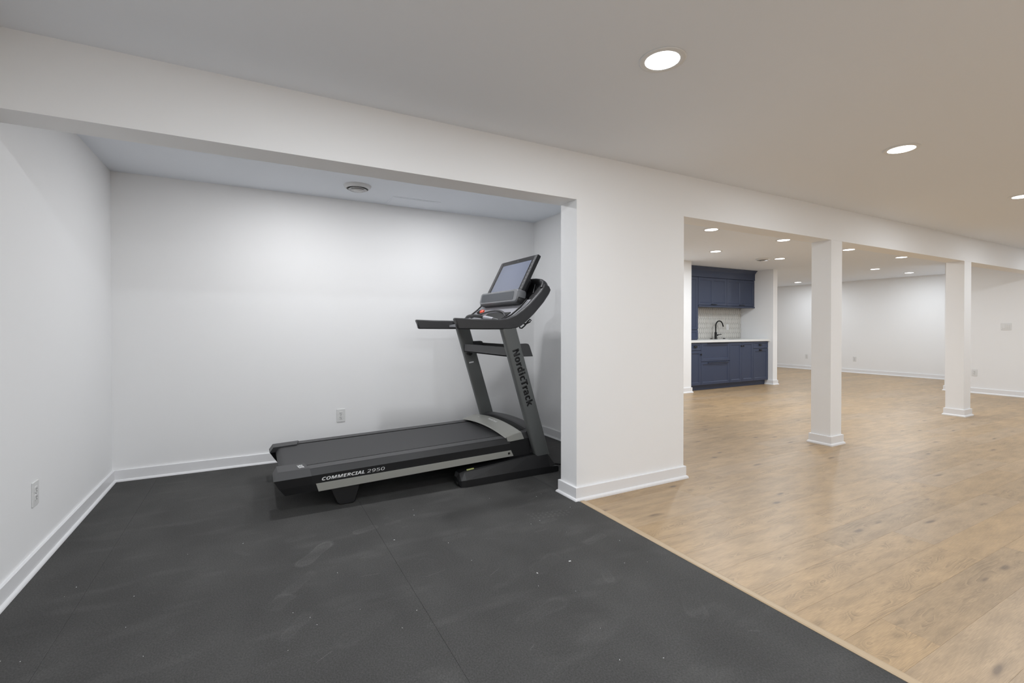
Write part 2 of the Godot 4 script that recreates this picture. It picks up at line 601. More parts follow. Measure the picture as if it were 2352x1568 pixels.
func build_floor() -> void:
	var o := setting("floor")
	part("subfloor", b(Vector3(XL - 0.1, -0.12, -10.1), Vector3(XF + 0.1, -0.012, ZN + 0.1)), M.slab, o)
	var under := b(Vector3(2.06, -0.012, -10.0), Vector3(XF, -0.0022, ZN))
	box(under, Vector3(XL, -0.012, ZM + 0.005), Vector3(2.06, -0.0022, ZN))
	part("underlay", under, M.gap, o)
	# oak planks, 0.2 m wide, running along x
	var meshes := []
	var whole := {}
	var rng := RandomNumberGenerator.new()
	rng.seed = 4242
	var L := 1.39
	var W := 0.2
	var known := {-6: 3.407, -5: 2.36, -10: 3.135}
	var far := []
	for v in 10:
		far.append(null)
	var made := 0
	var row := 14
	while row > -50:
		# row r spans z from W * r + 0.184 - W to W * r + 0.184
		var z1 := W * row + 0.184
		var z0 := z1 - W
		var from := XL if z0 > ZM else 2.05  # unseen rows past the mats: oak put in to throw light onto the ceiling
		var x := from - rng.randf() * L
		if known.has(row):
			x = known[row] - L * ceilf((known[row] - 2.055) / L)
		var pick := rng.randi() % 10
		while x < XF:
			var a := maxf(x, from)
			var e := minf(x + L, XF)
			if z1 < ZF - 0.1:
				a = maxf(a, XP1)
			if z1 < ZW - 0.3 and z1 < -7.1:
				a = maxf(a, XW2)
			pick = (pick + 1 + rng.randi() % 8) % 10
			var flip := rng.randi() % 4
			if e - a > 0.03 and z0 < ZN and z0 > -9.99:
				var near: bool = z0 > -5.25 and made < 299 and e > 0.0 and z1 < 0.9
				var st: SurfaceTool
				if near:
					st = begin()
				else:
					if far[pick] == null:
						far[pick] = begin()
					st = far[pick]
				plank(st, a, e, x, z0, minf(z1, ZN), L, flip, rng.randf_range(-0.0002, 0.0))
				if near:
					made += 1
					put("plank", done(st), M.oak[pick], o)
			x += L
		row -= 1
	for v in 10:
		if far[v] != null:
			var f := put("plank_field", done(far[v]), M.oak[v], o)
			f.set_meta("kind", "stuff")
	# rubber mats, side by side along z
	for q in [[XL + 0.002, -0.6937, "narrow strip of black rubber mat along the wall with the lone outlet"], [-0.6932, 0.6601, "wide black rubber mat under the treadmill's rear end"], [0.6608, 2.03, "wide black rubber mat under the treadmill's console, bordering the wood floor"], [2.032, XR, "black rubber mat piece in the alcove's corner behind the white pillar"]]:
		var t := thing("rubber_mat", q[2], "mat", Vector3((q[0] + q[1]) / 2, 0, -1.5), "black rubber mats of the exercise floor")
		var st := begin()
		slab_uv(st, q[0], q[1], ZB + 0.002, ZF - TH - 0.032 if q[0] > 2.0 else ZM, 1.988 + 0.019 * 2.73 - 0.012 if q[1] == 2.03 else -1.0)
		put("rubber_sheet", st.commit(), M.rubber, t)
	# transition strip
	org = Vector3.ZERO
	var t := thing("transition_strip", "pale oak transition strip between the black mats and the wood floor", "floor strip", Vector3(2.04, 0, -0.5))
	var st := begin()
	prism(st, PackedVector2Array([Vector2(-0.026, -0.005), Vector2(-0.026, 0.009), Vector2(-0.02, 0.0125), Vector2(0.005, 0.0125), Vector2(0.02, 0.007), Vector2(0.027, 0.0015), Vector2(0.027, -0.005)]), -2.3, 0.0, 0.0, -1,
		Transform3D(Basis(Vector3.UP, -0.019), Vector3(2.0225, 0, -0.42)))
	part("strip", st, M.strip, t)
	# crumbs
	org = Vector3.ZERO
	var c := begin()
	rng.seed = 12
	var spots := []
	for k in 60:
		spots.append([rng.randf_range(-0.9, 1.95), rng.randf_range(-3.3, -1.0), rng.randf_range(0.0008, 0.0017)])
	spots.append([1.255, -2.03, 0.003])
	spots.append([1.47, -2.05, 0.004])
	spots.append([0.93, -3.05, 0.0025])
	spots.append([0.72, -2.75, 0.0025])
	for s in spots:
		var q := Vector3(s[0], MAT + 0.0005, s[1])
		var r: float = s[2]
		box(c, Vector3(-r * 1.5, 0, -r * 0.6), Vector3(r * 1.5, r * 0.8, r * 0.6), 0.0, Transform3D(Basis(Vector3.UP, rng.randf() * PI), q))
	var cr := part("floor_crumbs", c, M.white, self)
	cr.set_meta("label", "tiny white crumbs scattered over the black rubber mats")
	cr.set_meta("category", "crumbs")
	cr.set_meta("kind", "stuff")

func plank(st: SurfaceTool, a: float, e: float, x: float, z0: float, z1: float, L: float, flip: int, dy: float) -> void:
	var g := 0.00015
	var c := 0.0004
	var top := [Vector3(a + g + c, dy, z0 + g + c), Vector3(e - g - c, dy, z0 + g + c), Vector3(e - g - c, dy, z1 - g - c), Vector3(a + g + c, dy, z1 - g - c)]
	var mid := [Vector3(a + g, dy - 0.0003, z0 + g), Vector3(e - g, dy - 0.0003, z0 + g), Vector3(e - g, dy - 0.0003, z1 - g), Vector3(a + g, dy - 0.0003, z1 - g)]
	var low := []
	for p in mid:
		low.append(p - Vector3(0, 0.003, 0))
	var faces := [[top[0], top[1], top[2], top[3]]]
	for k in 4:
		var k2 := (k + 1) % 4
		faces.append([mid[k], mid[k2], top[k2], top[k]])
		faces.append([low[k], low[k2], mid[k2], mid[k]])
	for f in faces:
		for i in [0, 1, 2, 0, 2, 3]:
			var p: Vector3 = f[i]
			var u := (p.x - x) / L
			var v := (p.z - z0) / 0.2
			if flip & 1:
				u = 1.0 - u
			if flip & 2:
				v = 1.0 - v
			st.set_smooth_group(-1)
			st.set_uv(Vector2(clampf(u, 0.001, 0.999), clampf(v, 0.004, 0.996)))
			st.add_vertex(p - org)

func slab_uv(st: SurfaceTool, x0: float, x1: float, z0: float, z1: float, skew := -1.0) -> void:
	var c := 0.0006
	var rings := []
	for q in [[0.0, -0.011], [0.0, MAT - c], [c, MAT]]:
		var i: float = q[0]
		if skew > 0.0:
			# the edge along the transition strip runs slightly askew
			rings.append([Vector3(x0 + i, q[1], z0 + i), Vector3(x1 - i, q[1], z0 + i), Vector3(x1 - i, q[1], ZF + 0.03), Vector3(1.988 + 0.019 * 2.72 - i, q[1], ZF + 0.04), Vector3(1.988 - 0.019 * z1 - i, q[1], z1 - i), Vector3(x0 + i, q[1], z1 - i)])
		else:
			rings.append([Vector3(x0 + i, q[1], z0 + i), Vector3(x1 - i, q[1], z0 + i), Vector3(x1 - i, q[1], z1 - i), Vector3(x0 + i, q[1], z1 - i)])
	var n: int = rings[0].size()
	var faces := [rings[2]]
	if n == 6:
		var w = rings[2]
		faces = [[w[0], w[1], w[2], w[0]], [w[0], w[2], w[3], w[0]], [w[0], w[3], w[4], w[5]]]
	for i in 2:
		for k in n:
			var k2 := (k + 1) % n
			faces.append([rings[i][k], rings[i][k2], rings[i + 1][k2], rings[i + 1][k]])
	for f in faces:
		for i in [0, 1, 2, 0, 2, 3]:
			var p: Vector3 = f[i]
			st.set_smooth_group(-1)
			st.set_uv(Vector2(clampf((p.x + 1.0) / 3.05, 0.0, 1.3), clampf((p.z + 4.9) / 6.8, 0.001, 0.999)))
			st.add_vertex(p - org)
	st.generate_normals()

# a wall plate in its own frame: u to the right, y up, w out of the wall
func plate(called: String, label: String, category: String, at: Vector3, turn: float, kind: String) -> void:
	var t := thing(called, label, category, at)
	t.rotation.y = turn
	org = Vector3.ZERO
	var w := 0.07 if kind == "switch2" else 0.04
	var h := 0.0635
	var st := begin()
	prism(st, rounded(-w, -h, w, h, 0.004), 0.0, 0.006, 0.0025)
	part("cover_plate", st, M.plate, t)
	if kind == "outlet":
		for s in [1, -1]:
			st = begin()
			prism(st, rounded(-0.0175, s * 0.0205 - 0.0165, 0.0175, s * 0.0205 + 0.0165, 0.008), 0.004, 0.0085, 0.001)
			var r := part("receptacle", st, M.plate, t)
			for q in [[-0.0066, 0.0035, 0.0018, 0.0052], [0.0066, 0.0035, 0.0015, 0.0042], [0.0, -0.0085, 0.003, 0.0028]]:
				st = begin()
				box(st, Vector3(q[0] - q[2], s * 0.0205 + q[1] - q[3], 0.0080), Vector3(q[0] + q[2], s * 0.0205 + q[1] + q[3], 0.0088))
				part("slot", st, M.slot, r)
		st = begin()
		lathe(st, Vector3(0, 0, 0.006), [[0.003, 0.0], [0.003, 0.0015], [0.0, 0.002]], 10, 1, Basis(Vector3.RIGHT, PI / 2))
		part("screw", st, M.grey, t)
	else:
		var n := 2 if kind == "switch2" else 1
		for k in n:
			var x := (k - (n - 1) / 2.0) * 0.06
			st = begin()
			box(st, Vector3(x - 0.0185, -0.036, 0.005), Vector3(x + 0.0185, 0.036, 0.0075), 0.001)
			var bz := part("switch_bezel", st, M.plate, t)
			st = begin()
			loft(st, [[Vector3(x - 0.015, -0.032, 0.006), Vector3(x + 0.015, -0.032, 0.006), Vector3(x + 0.015, -0.032, 0.0125 - 0.004 * k), Vector3(x - 0.015, -0.032, 0.0125 - 0.004 * k)],
				[Vector3(x - 0.015, 0.032, 0.006), Vector3(x + 0.015, 0.032, 0.006), Vector3(x + 0.015, 0.032, 0.008 + 0.004 * k), Vector3(x - 0.015, 0.032, 0.008 + 0.004 * k)]])
			part("rocker", st, M.plate, bz)

func diffuser(x: float, z: float, label: String) -> void:
	var t := thing("ceiling_vent", label, "vent", Vector3(x, YC, z), "round white ceiling vents")
	var c := Vector3(x, YC, z)
	var st := begin()
	lathe(st, c, [[0.118, 0.0], [0.118, -0.004], [0.108, -0.018], [0.094, -0.030], [0.090, -0.026], [0.096, 0.0]], 40)
	part("collar", st, M.vent, t)
	st = begin()
	lathe(st, c, [[0.088, -0.001], [0.088, -0.004], [0.0, -0.004]], 32)
	part("throat", st, M.dark, t)
	for q in [[0.076, 0.0], [0.056, 0.008]]:
		st = begin()
		lathe(st, c, [[q[0], -0.032 - q[1]], [q[0] + 0.004, -0.036 - q[1]], [q[0] - 0.016, -0.024 - q[1] * 0.4], [q[0] - 0.020, -0.020 - q[1] * 0.4]], 36)
		part("cone_ring", st, M.vent, t)
	st = begin()
	lathe(st, c, [[0.0, -0.024], [0.030, -0.026], [0.040, -0.040], [0.036, -0.047], [0.0, -0.050]], 32)
	part("centre_disc", st, M.vent, t)
	st = begin()
	lathe(st, c, [[0.006, -0.003], [0.006, -0.03], [0.0, -0.03]], 8)
	part("stem", st, M.vent, t)

# ---------------------------------------------------------------- treadmill
const ZC := -3.93
func top(x: float) -> float:
	return 0.279 + 0.026 * x

func v(x: float, y: float, o: float, s := 1.0) -> Vector3:
	return Vector3(x, y, ZC + o * s)

func build_treadmill() -> void:
	var t := thing("treadmill", "grey and black folding treadmill with a tilted touchscreen, standing on the rubber mats", "treadmill", Vector3(1.25, MAT, ZC))
	var st: SurfaceTool
	# --- belt and deck
	st = begin()
	var prof := PackedVector2Array()
	prof.append(Vector2(1.90, top(1.90) - 0.001))
	var rc := Vector2(0.20, top(0.2) - 0.001 - 0.042)
	for k in 13:
		var f := PI / 2 + PI * k / 12.0
		prof.append(rc + Vector2(cos(f), sin(f)) * 0.042)
	prof.append(Vector2(1.90, top(1.90) - 0.092))
	prism(st, prof, ZC - 0.337, ZC + 0.337, 0.0, -1)
	part("belt", st, M.belt, t)
	st = begin()
	var dk := PackedVector2Array([Vector2(0.27, top(0.27) - 0.095), Vector2(1.98, top(1.98) - 0.095), Vector2(1.98, top(1.98) - 0.17), Vector2(0.30, top(0.3) - 0.15)])
	prism(st, dk, ZC - 0.35, ZC + 0.35)
	part("deck_underside", st, M.black, t)
	for s in [1.0, -1.0]:
		# side rail
		st = begin()
		var rings := []
		for x in [0.30, 1.862]:
			var ring := []
			for p in [[0.356, 0.0], [0.444, 0.0], [0.450, -0.005], [0.476, -0.042], [0.470, -0.105], [0.462, -0.150], [0.356, -0.150]]:
				ring.append(v(x + (0.012 if p[1] < -0.03 and x > 1.0 else 0.0), top(x) + p[1], p[0], s))
			rings.append(ring)
		loft(st, rings)
		var rail := part("side_rail", st, M.side, t)
		rail.set_meta("label", "black side rail of the running deck")
		# foot rail on top
		st = begin()
		loft(st, [[v(0.33, top(0.33), 0.357, s), v(0.33, top(0.33), 0.446, s), v(0.33, top(0.33) + 0.0012, 0.444, s), v(0.33, top(0.33) + 0.0012, 0.357, s)],
			[v(1.855, top(1.855), 0.357, s), v(1.855, top(1.855), 0.446, s), v(1.855, top(1.855) + 0.0012, 0.444, s), v(1.855, top(1.855) + 0.0012, 0.357, s)]])
		part("foot_rail", st, M.plastic, t)
		# silver strip with its bolt
		st = begin()
		var sp := PackedVector2Array([Vector2(0.372, top(0.372) - 0.100), Vector2(1.878, top(1.878) - 0.100), Vector2(1.902, top(1.902) - 0.150), Vector2(0.388, top(0.388) - 0.155)])
		prism(st, sp, -0.004, 0.004, 0.0015, -1, Transform3D(Basis(Vector3(1, 0, 0), Vector3(0, 1, 0), Vector3(0, 0, s)) , Vector3(0, 0, ZC + 0.476 * s)))
		var strip := part("trim_strip", st, M.silver, t)
		strip.set_meta("label", "brushed silver strip along the deck side")
		st = begin()
		lathe(st, v(1.858, top(1.858) - 0.122, 0.480, s), [[0.010, 0.0], [0.010, 0.002], [0.007, 0.004], [0.0, 0.0035]], 16, 1, Basis(Vector3.RIGHT, PI / 2 * s))
		part("bolt", st, M.slot, strip)
		# rear end cap
		st = begin()
		var y0 := top(0.2)
		loft(st, [
			[v(0.140, y0 + 0.008, 0.292, s), v(0.140, y0 + 0.004, 0.440, s), v(0.335, y0 + 0.010, 0.448, s), v(0.312, y0 + 0.012, 0.305, s)],
			[v(0.114, y0 - 0.034, 0.300, s), v(0.114, y0 - 0.044, 0.478, s), v(0.345, y0 - 0.038, 0.479, s), v(0.315, y0 - 0.034, 0.320, s)]])
		var cap := part("rear_cap", st, M.plastic, t)
		st = begin()
		loft(st, [
			[v(0.116, y0 - 0.035, 0.302, s), v(0.116, y0 - 0.045, 0.477, s), v(0.345, y0 - 0.039, 0.478, s), v(0.315, y0 - 0.035, 0.322, s)],
			[v(0.150, y0 - 0.098, 0.345, s), v(0.148, y0 - 0.102, 0.472, s), v(0.352, y0 - 0.096, 0.473, s), v(0.325, y0 - 0.096, 0.352, s)],
			[v(0.186, y0 - 0.150, 0.350, s), v(0.184, y0 - 0.152, 0.462, s), v(0.372, y0 - 0.146, 0.464, s), v(0.340, y0 - 0.146, 0.352, s)]])
		part("lower_shell", st, M.black, cap)
		if s > 0.0:
			st = letters("FLEX", v(0.262, y0 + 0.0098, 0.345, s), Vector3(0.15, 0, 1), Vector3(1, 0.03, 0), 0.075, 0.034, 0.0)
			part("warning_print", st, M.white, cap)
		# rear foot
		st = begin()
		prism(st, PackedVector2Array([Vector2(0.455, 0.16), Vector2(0.508, 0.030), Vector2(0.530, MAT), Vector2(0.618, MAT), Vector2(0.634, 0.020), Vector2(0.675, 0.16)]), -0.03, 0.03, 0.006, -1, Transform3D(Basis.IDENTITY, Vector3(0, 0, ZC + 0.425 * s)))
		part("rear_foot", st, M.black, t)
		# base frame with its sloping shoulders
		st = begin()
		rings = []
		for q in [[1.398, 0.030, 0.055, 0.075, 0.415, 0.515], [1.412, MAT, 0.060, 0.108, 0.405, 0.535], [1.45, MAT, 0.062, 0.122, 0.400, 0.545], [1.80, MAT, 0.066, 0.150, 0.395, 0.548], [2.03, MAT, 0.066, 0.168, 0.395, 0.548], [2.218, MAT, 0.064, 0.176, 0.395, 0.548], [2.300, MAT, 0.056, 0.064, 0.400, 0.545], [2.312, MAT + 0.004, 0.045, 0.05, 0.402, 0.540]]:
			rings.append([v(q[0], q[1], q[4], s), v(q[0], q[1], q[5], s), v(q[0], q[2], q[5], s), v(q[0], q[3] - 0.008, q[5] - 0.040, s), v(q[0], q[3], q[5] - 0.050, s), v(q[0], q[3], q[4] + 0.012, s), v(q[0], q[3] - 0.012, q[4], s)])
		loft(st, rings)
		var bf := part("base_frame", st, M.black, t)
		if s > 0.0:
			st = begin()
			loft(st, [[v(1.478, 0.1255, 0.475), v(1.540, 0.130, 0.475), v(1.540, 0.131, 0.475), v(1.478, 0.1265, 0.475)], [v(1.472, 0.123, 0.498), v(1.534, 0.128, 0.498), v(1.534, 0.129, 0.498), v(1.472, 0.124, 0.498)]])
			var sticker := part("sticker", st, M.yellow, bf)
			sticker.set_meta("label", "small yellow sticker")
			st = begin()
			lathe(st, v(1.415, 0.030, 0.475, s), [[0.0, -0.02], [0.020, -0.02], [0.022, -0.014], [0.022, 0.014], [0.020, 0.02], [0.0, 0.02]], 20, 1, Basis(Vector3.RIGHT, PI / 2))
			part("wheel", st, M.slot, bf)
		# upright
		st = begin()
		rings = []
		for q in [[2.102, 0.155], [1.775, 1.245]]:
			var ring := []
			for p in rounded(0.0, 0.450, 0.142, 0.511, 0.020, 4):
				ring.append(v(q[0] + p.x, q[1] - 0.05 * p.x * 0.0, p.y, s))
			rings.append(ring)
		loft(st, rings, 1)
		var up := part("upright", st, M.frame, t)
		if s > 0.0:
			st = letters("NordicTrack", Vector3(1.874, 1.056, ZC + 0.5108), Vector3(0.2876, -0.9578, 0), Vector3(0.9578, 0.2876, 0), 0.493, 0.064, 0.0, true, 0.0024)
			part("lettering", st, M.print, up)
		else:
			st = begin()
			box(st, Vector3(1.925, 0.893, ZC - 0.4505), Vector3(1.975, 0.906, ZC - 0.4495), 0.0, Transform3D(Basis(Vector3.BACK, 0.15), Vector3(0.136, -0.283, 0)))
			part("label_plate", st, M.white, up)
		# handrail arm
		st = begin()
		var arm := PackedVector2Array([Vector2(1.372, 1.322), Vector2(1.59, 1.316), Vector2(1.76, 1.315), Vector2(1.83, 1.323), Vector2(1.905, 1.352), Vector2(1.97, 1.394), Vector2(2.035, 1.444), Vector2(2.145, 1.552), Vector2(2.175, 1.592), Vector2(2.190, 1.620),
			Vector2(2.235, 1.602), Vector2(2.252, 1.570), Vector2(2.235, 1.535), Vector2(2.18, 1.462), Vector2(2.09, 1.368), Vector2(2.01, 1.298), Vector2(1.96, 1.262), Vector2(1.91, 1.242), Vector2(1.84, 1.232), Vector2(1.60, 1.232), Vector2(1.405, 1.234), Vector2(1.392, 1.240)])
		prism(st, arm, -0.026, 0.026, 0.009, 1, Transform3D(Basis.IDENTITY, Vector3(0, 0, ZC + 0.490 * s)))
		var am := part("handrail_arm", st, M.grip, t)
		st = begin()
		prism(st, PackedVector2Array([Vector2(1.367, 1.314), Vector2(1.373, 1.317), Vector2(1.405, 1.243), Vector2(1.398, 1.243)]), -0.02, 0.02, 0.001, -1, Transform3D(Basis.IDENTITY, Vector3(0, 0, ZC + 0.490 * s)))
		part("end_cap", st, M.plastic, am)
		st = begin()
		box(st, Vector3(1.846, 1.236, ZC + 0.5152 * s - 0.0006), Vector3(1.850, 1.320, ZC + 0.5152 * s + 0.0006), 0.0, Transform3D(Basis(Vector3.BACK, 0.14), Vector3(0.205, -0.245, 0)))
		part("seam", st, M.slot, am)
	# lettering on the deck side
	st = letters("COMMERCIAL", Vector3(0.408, top(0.408) - 0.086, ZC + 0.4755), Vector3(1, 0.03, 0), Vector3(0, 1, 0), 0.286, 0.022, 0.28, true, 0.0006)
	part("lettering", st, M.white, t)
	st = letters("2950", Vector3(0.712, top(0.712) - 0.085, ZC + 0.4755), Vector3(1, 0.03, 0), Vector3(0, 1, 0), 0.122, 0.023, 0.15, false)
	part("lettering", st, M.plate, t)
	# motor hood: dark body, vent and silver band arched across
	var arch := func(o: float, rise: float) -> float: return rise * (1.0 - pow(absf(o) / 0.465, 2.0))
	var body := [[1.875, 0.165], [1.862, 0.300], [1.985, 0.352], [2.04, 0.352], [2.075, 0.374], [2.12, 0.384], [2.165, 0.374], [2.205, 0.335], [2.225, 0.260], [2.225, 0.120], [1.92, 0.120]]
	var rings := []
	var N := 20
	for k in N + 1:
		var o: float = -0.440 + 0.880 * k / N
		var ring := []
		for p in body:
			var lift: float = arch.call(o, 0.034) if p[1] > 0.25 else 0.0
			ring.append(v(p[0], p[1] + lift, o))
		rings.append(ring)
	st = begin()
	loft(st, rings, -1)
	var hood := part("motor_hood", st, M.plastic, t)
	st = begin()
	box(st, v(1.868, 0.165, -0.455), v(2.08, 0.302, 0.455))
	part("hood_side", st, M.black, hood)
	st = begin()
	rings = []
	for k in N + 1:
		var o: float = -0.458 + 0.916 * k / N
		var h: float = arch.call(o, 0.036)
		rings.append([v(1.838, 0.326 + h, o), v(1.842, 0.337 + h, o), v(1.91, 0.354 + h, o), v(1.982, 0.367 + h, o), v(1.990, 0.360 + h, o), v(1.90, 0.336 + h, o)])
	loft(st, rings, -1)
	for s in [1.0, -1.0]:
		prism(st, PackedVector2Array([Vector2(1.842, 0.337), Vector2(1.912, 0.353), Vector2(1.984, 0.367), Vector2(2.012, 0.306), Vector2(1.856, 0.296)]), -0.005, 0.005, 0.001, -1, Transform3D(Basis.IDENTITY, Vector3(0, 0, ZC + 0.460 * s)))
	var band := part("hood_band", st, M.silver, t)
	band.set_meta("label", "silver arched band across the motor hood")
	st = letters("NordicTrack", v(1.922, 0.3590 + arch.call(-0.02, 0.036), -0.06), Vector3(0, -0.012, 1), Vector3(1, 0.19, 0), 0.17, 0.024)
	part("lettering", st, M.plate, band)
	st = begin()
	loft(st, [[v(1.918, 0.3790, -0.27), v(1.930, 0.3815, -0.27), v(1.930, 0.3820, -0.27), v(1.918, 0.3795, -0.27)], [v(1.918, 0.3815, -0.22), v(1.930, 0.3840, -0.22), v(1.930, 0.3845, -0.22), v(1.918, 0.3820, -0.22)]])
	part("badge", st, M.plate, band)
	st = begin()
	for k in 5:
		var x := 1.998 + k * 0.015
		tube(st, range(0, 13).map(func(i): return v(x, 0.357 + k * 0.002 + arch.call(-0.40 + i * 0.0667, 0.034), -0.40 + i * 0.0667)), 0.0035, 5)
	part("vent_bars", st, M.black, hood)
	# cross tube of the base
	st = begin()
	box(st, v(2.15, 0.020, -0.41), v(2.22, 0.110, 0.41), 0.01)
	part("cross_member", st, M.black, t)
	# bottle and book tray between the uprights
	var tr := Node3D.new()
	st = begin()
	box(st, v(1.850, 1.004, -0.452), v(2.055, 1.016, 0.452), 0.002)
	box(st, v(1.850, 1.004, -0.452), v(1.863, 1.084, 0.452), 0.003)
	box(st, v(2.045, 1.004, -0.452), v(2.058, 1.094, 0.452), 0.003)
	box(st, v(1.850, 1.004, -0.452), v(2.055, 1.078, -0.440), 0.002)
	box(st, v(1.850, 1.004, 0.440), v(2.055, 1.078, 0.452), 0.002)
	for o in [-0.2, 0.0, 0.15, 0.22, 0.29, 0.36]:
		box(st, v(1.865, 1.016, o - 0.003), v(2.045, 1.060, o + 0.003))
	var tray := part("tray", st, M.plastic, t)
	for s in [1.0, -1.0]:
		st = begin()
		prism(st, PackedVector2Array([Vector2(1.97, 1.002), Vector2(2.095, 1.002), Vector2(2.062, 1.092), Vector2(2.050, 1.108), Vector2(2.030, 1.112), Vector2(1.94, 1.110)]), -0.012, 0.012, 0.003, -1, Transform3D(Basis.IDENTITY, Vector3(0, 0, ZC + 0.462 * s)))
		part("tray_end", st, M.plastic, tray)
		st = begin()
		lathe(st, v(1.905, 0.990, 0.432, s), [[0.0, -0.02], [0.018, -0.02], [0.022, -0.015], [0.022, 0.015], [0.018, 0.02], [0.0, 0.02]], 16, 1, Basis(Vector3.RIGHT, PI / 2))
		part("knob", st, M.slot, tray)
	# console
	st = begin()
	var pan := PackedVector2Array([Vector2(1.70, 1.270), Vector2(1.78, 1.282), Vector2(1.90, 1.335), Vector2(1.99, 1.402), Vector2(2.08, 1.486), Vector2(2.09, 1.470), Vector2(2.0, 1.380), Vector2(1.90, 1.310), Vector2(1.78, 1.258), Vector2(1.70, 1.250)])
	prism(st, pan, ZC - 0.466, ZC + 0.466, 0.0, -1)
	var con := part("console_panel", st, M.satin, t)
	con.set_meta("label", "satin grey console panel")
	st = begin()
	var ri := PackedVector2Array([Vector2(1.80, 1.287), Vector2(1.895, 1.330), Vector2(1.955, 1.374), Vector2(1.950, 1.381), Vector2(1.89, 1.338), Vector2(1.797, 1.294)])
	prism(st, ri, ZC - 0.10, ZC + 0.34, 0.0, -1)
	part("recess", st, M.slot, con)
	for s in [1.0, -1.0]:
		st = begin()
		tube(st, [v(1.73, 1.296, 0.455, s), v(1.80, 1.308, 0.450, s), v(1.90, 1.354, 0.445, s), v(1.99, 1.420, 0.440, s), v(2.06, 1.488, 0.430, s)], 0.007, 6)
		part("edge_line", st, M.slot, con)
	# pulse grip arching over the panel
	st = begin()
	var grip := []
	for k in 15:
		var f := -1.0 + 2.0 * k / 14.0
		grip.append(v(1.735 + 0.10 * f * f, 1.352 - 0.045 * f * f, f * 0.33))
	tube(st, grip, 0.015, 10)
	var pg := part("pulse_grip", st, M.black, t)
	st = begin()
	tube(st, grip.slice(11, 14), 0.0162, 10)
	part("grip_contact", st, M.satin, pg)
	st = begin()
	var ar2 := []
	for k in 15:
		var f := -1.0 + 2.0 * k / 14.0
		ar2.append(v(1.965 - 0.09 * f * f, 1.402 - 0.062 * f * f, f * 0.36 + 0.02))
	tube(st, ar2, 0.009, 8)
	part("fan_rim", st, M.plastic, con)
	st = begin()
	lathe(st, v(2.045, 1.458, 0.10), [[0.012, 0.0], [0.012, 0.012], [0.0, 0.014]], 12, 1, Basis(Vector3.BACK, 0.75))
	part("jack", st, M.slot, con)
	# safety key
	st = begin()
	box(st, Vector3(-0.020, -0.012, -0.026), Vector3(0.020, 0.012, 0.026), 0.006, Transform3D(Basis(Vector3.BACK, 0.7), v(1.955, 1.400, -0.25)))
	var key := part("safety_key", st, M.red, con)
	key.set_meta("label", "red safety key on the console")
	st = begin()
	box(st, Vector3(-0.022, -0.010, -0.022), Vector3(0.022, 0.012, 0.022), 0.006, Transform3D(Basis(Vector3.BACK, 0.7), v(1.95, 1.398, -0.305)))
	part("key_holder", st, M.slot, con)
	# rear hoop joining the two arms
	st = begin()
	var hoop := []
	for q in [[2.196, 1.572, 0.488], [2.212, 1.598, 0.478], [2.230, 1.618, 0.450], [2.244, 1.636, 0.390], [2.254, 1.650, 0.290], [2.259, 1.658, 0.15], [2.260, 1.660, 0.0], [2.259, 1.658, -0.15], [2.254, 1.650, -0.290], [2.244, 1.636, -0.390], [2.230, 1.618, -0.450], [2.212, 1.598, -0.478], [2.196, 1.572, -0.488]]:
		hoop.append(v(q[0], q[1] - 0.004, q[2]))
	tube(st, hoop, 0.024, 14, false, 0.046, Vector3(-0.50, 0.86, 0))
	part("hoop", st, M.grip, t)
	# dark inner shell behind the screen
	st = begin()
	var sh := PackedVector2Array([Vector2(2.06, 1.452), Vector2(2.08, 1.475), Vector2(2.215, 1.615), Vector2(2.235, 1.640), Vector2(2.240, 1.610), Vector2(2.20, 1.500), Vector2(2.10, 1.395), Vector2(1.98, 1.300), Vector2(1.95, 1.305)])
	prism(st, sh, ZC - 0.462, ZC + 0.462, 0.0, -1)
	part("inner_shell", st, M.black, t)
	st = begin()
	box(st, Vector3(-0.02, -0.14, -0.22), Vector3(0.030, 0.075, 0.27), 0.010, Transform3D(Basis(Vector3.BACK, -0.50), v(2.150, 1.610, 0.0)))
	box(st, Vector3(0.0, 0.040, -0.20), Vector3(0.048, 0.088, 0.25), 0.012, Transform3D(Basis(Vector3.BACK, -0.50), v(2.150, 1.610, 0.0)))
	var br := part("screen_bracket", st, M.black, t)
	st = begin()
	tube(st, [v(2.14, 1.545, 0.40), v(2.185, 1.625, 0.36)], 0.004, 8)
	part("gas_strut", st, M.plastic, br)
	# touchscreen
	var bot := v(2.028, 1.520, 0.0)
	var head := v(2.228, 1.900, 0.0)
	var upv := (head - bot).normalized()
	var out := upv.cross(Vector3(0, 0, 1)).normalized()
	if out.x > 0.0:
		out = -out
	var H := (head - bot).length()
	# local frame: x across towards the camera side, y up the screen, z out of it
	var xf := Transform3D(Basis(Vector3(0, 0, 1), upv, Vector3(0, 0, 1).cross(upv)), bot)
	if xf.basis.z.dot(out) < 0.0:
		xf = Transform3D(Basis(Vector3(0, 0, -1), upv, Vector3(0, 0, -1).cross(upv)), bot)
	var fx: float = xf.basis.x.z      # +1 when local x points to the camera side
	st = begin()
	prism(st, rounded(-0.350, 0.0, 0.350, H, 0.014), -0.034, 0.0, 0.004, -1, xf)
	var scr := part("touchscreen", st, M.bezel, t)
	scr.set_meta("label", "large tilted touchscreen in a black bezel")
	st = begin()
	prism(st, PackedVector2Array([Vector2(-0.275, 0.045), Vector2(0.275, 0.045), Vector2(0.275, H - 0.052), Vector2(-0.275, H - 0.052)]), -0.001, 0.0008, 0.0, -1, xf)
	part("glass", st, M.glass, scr)
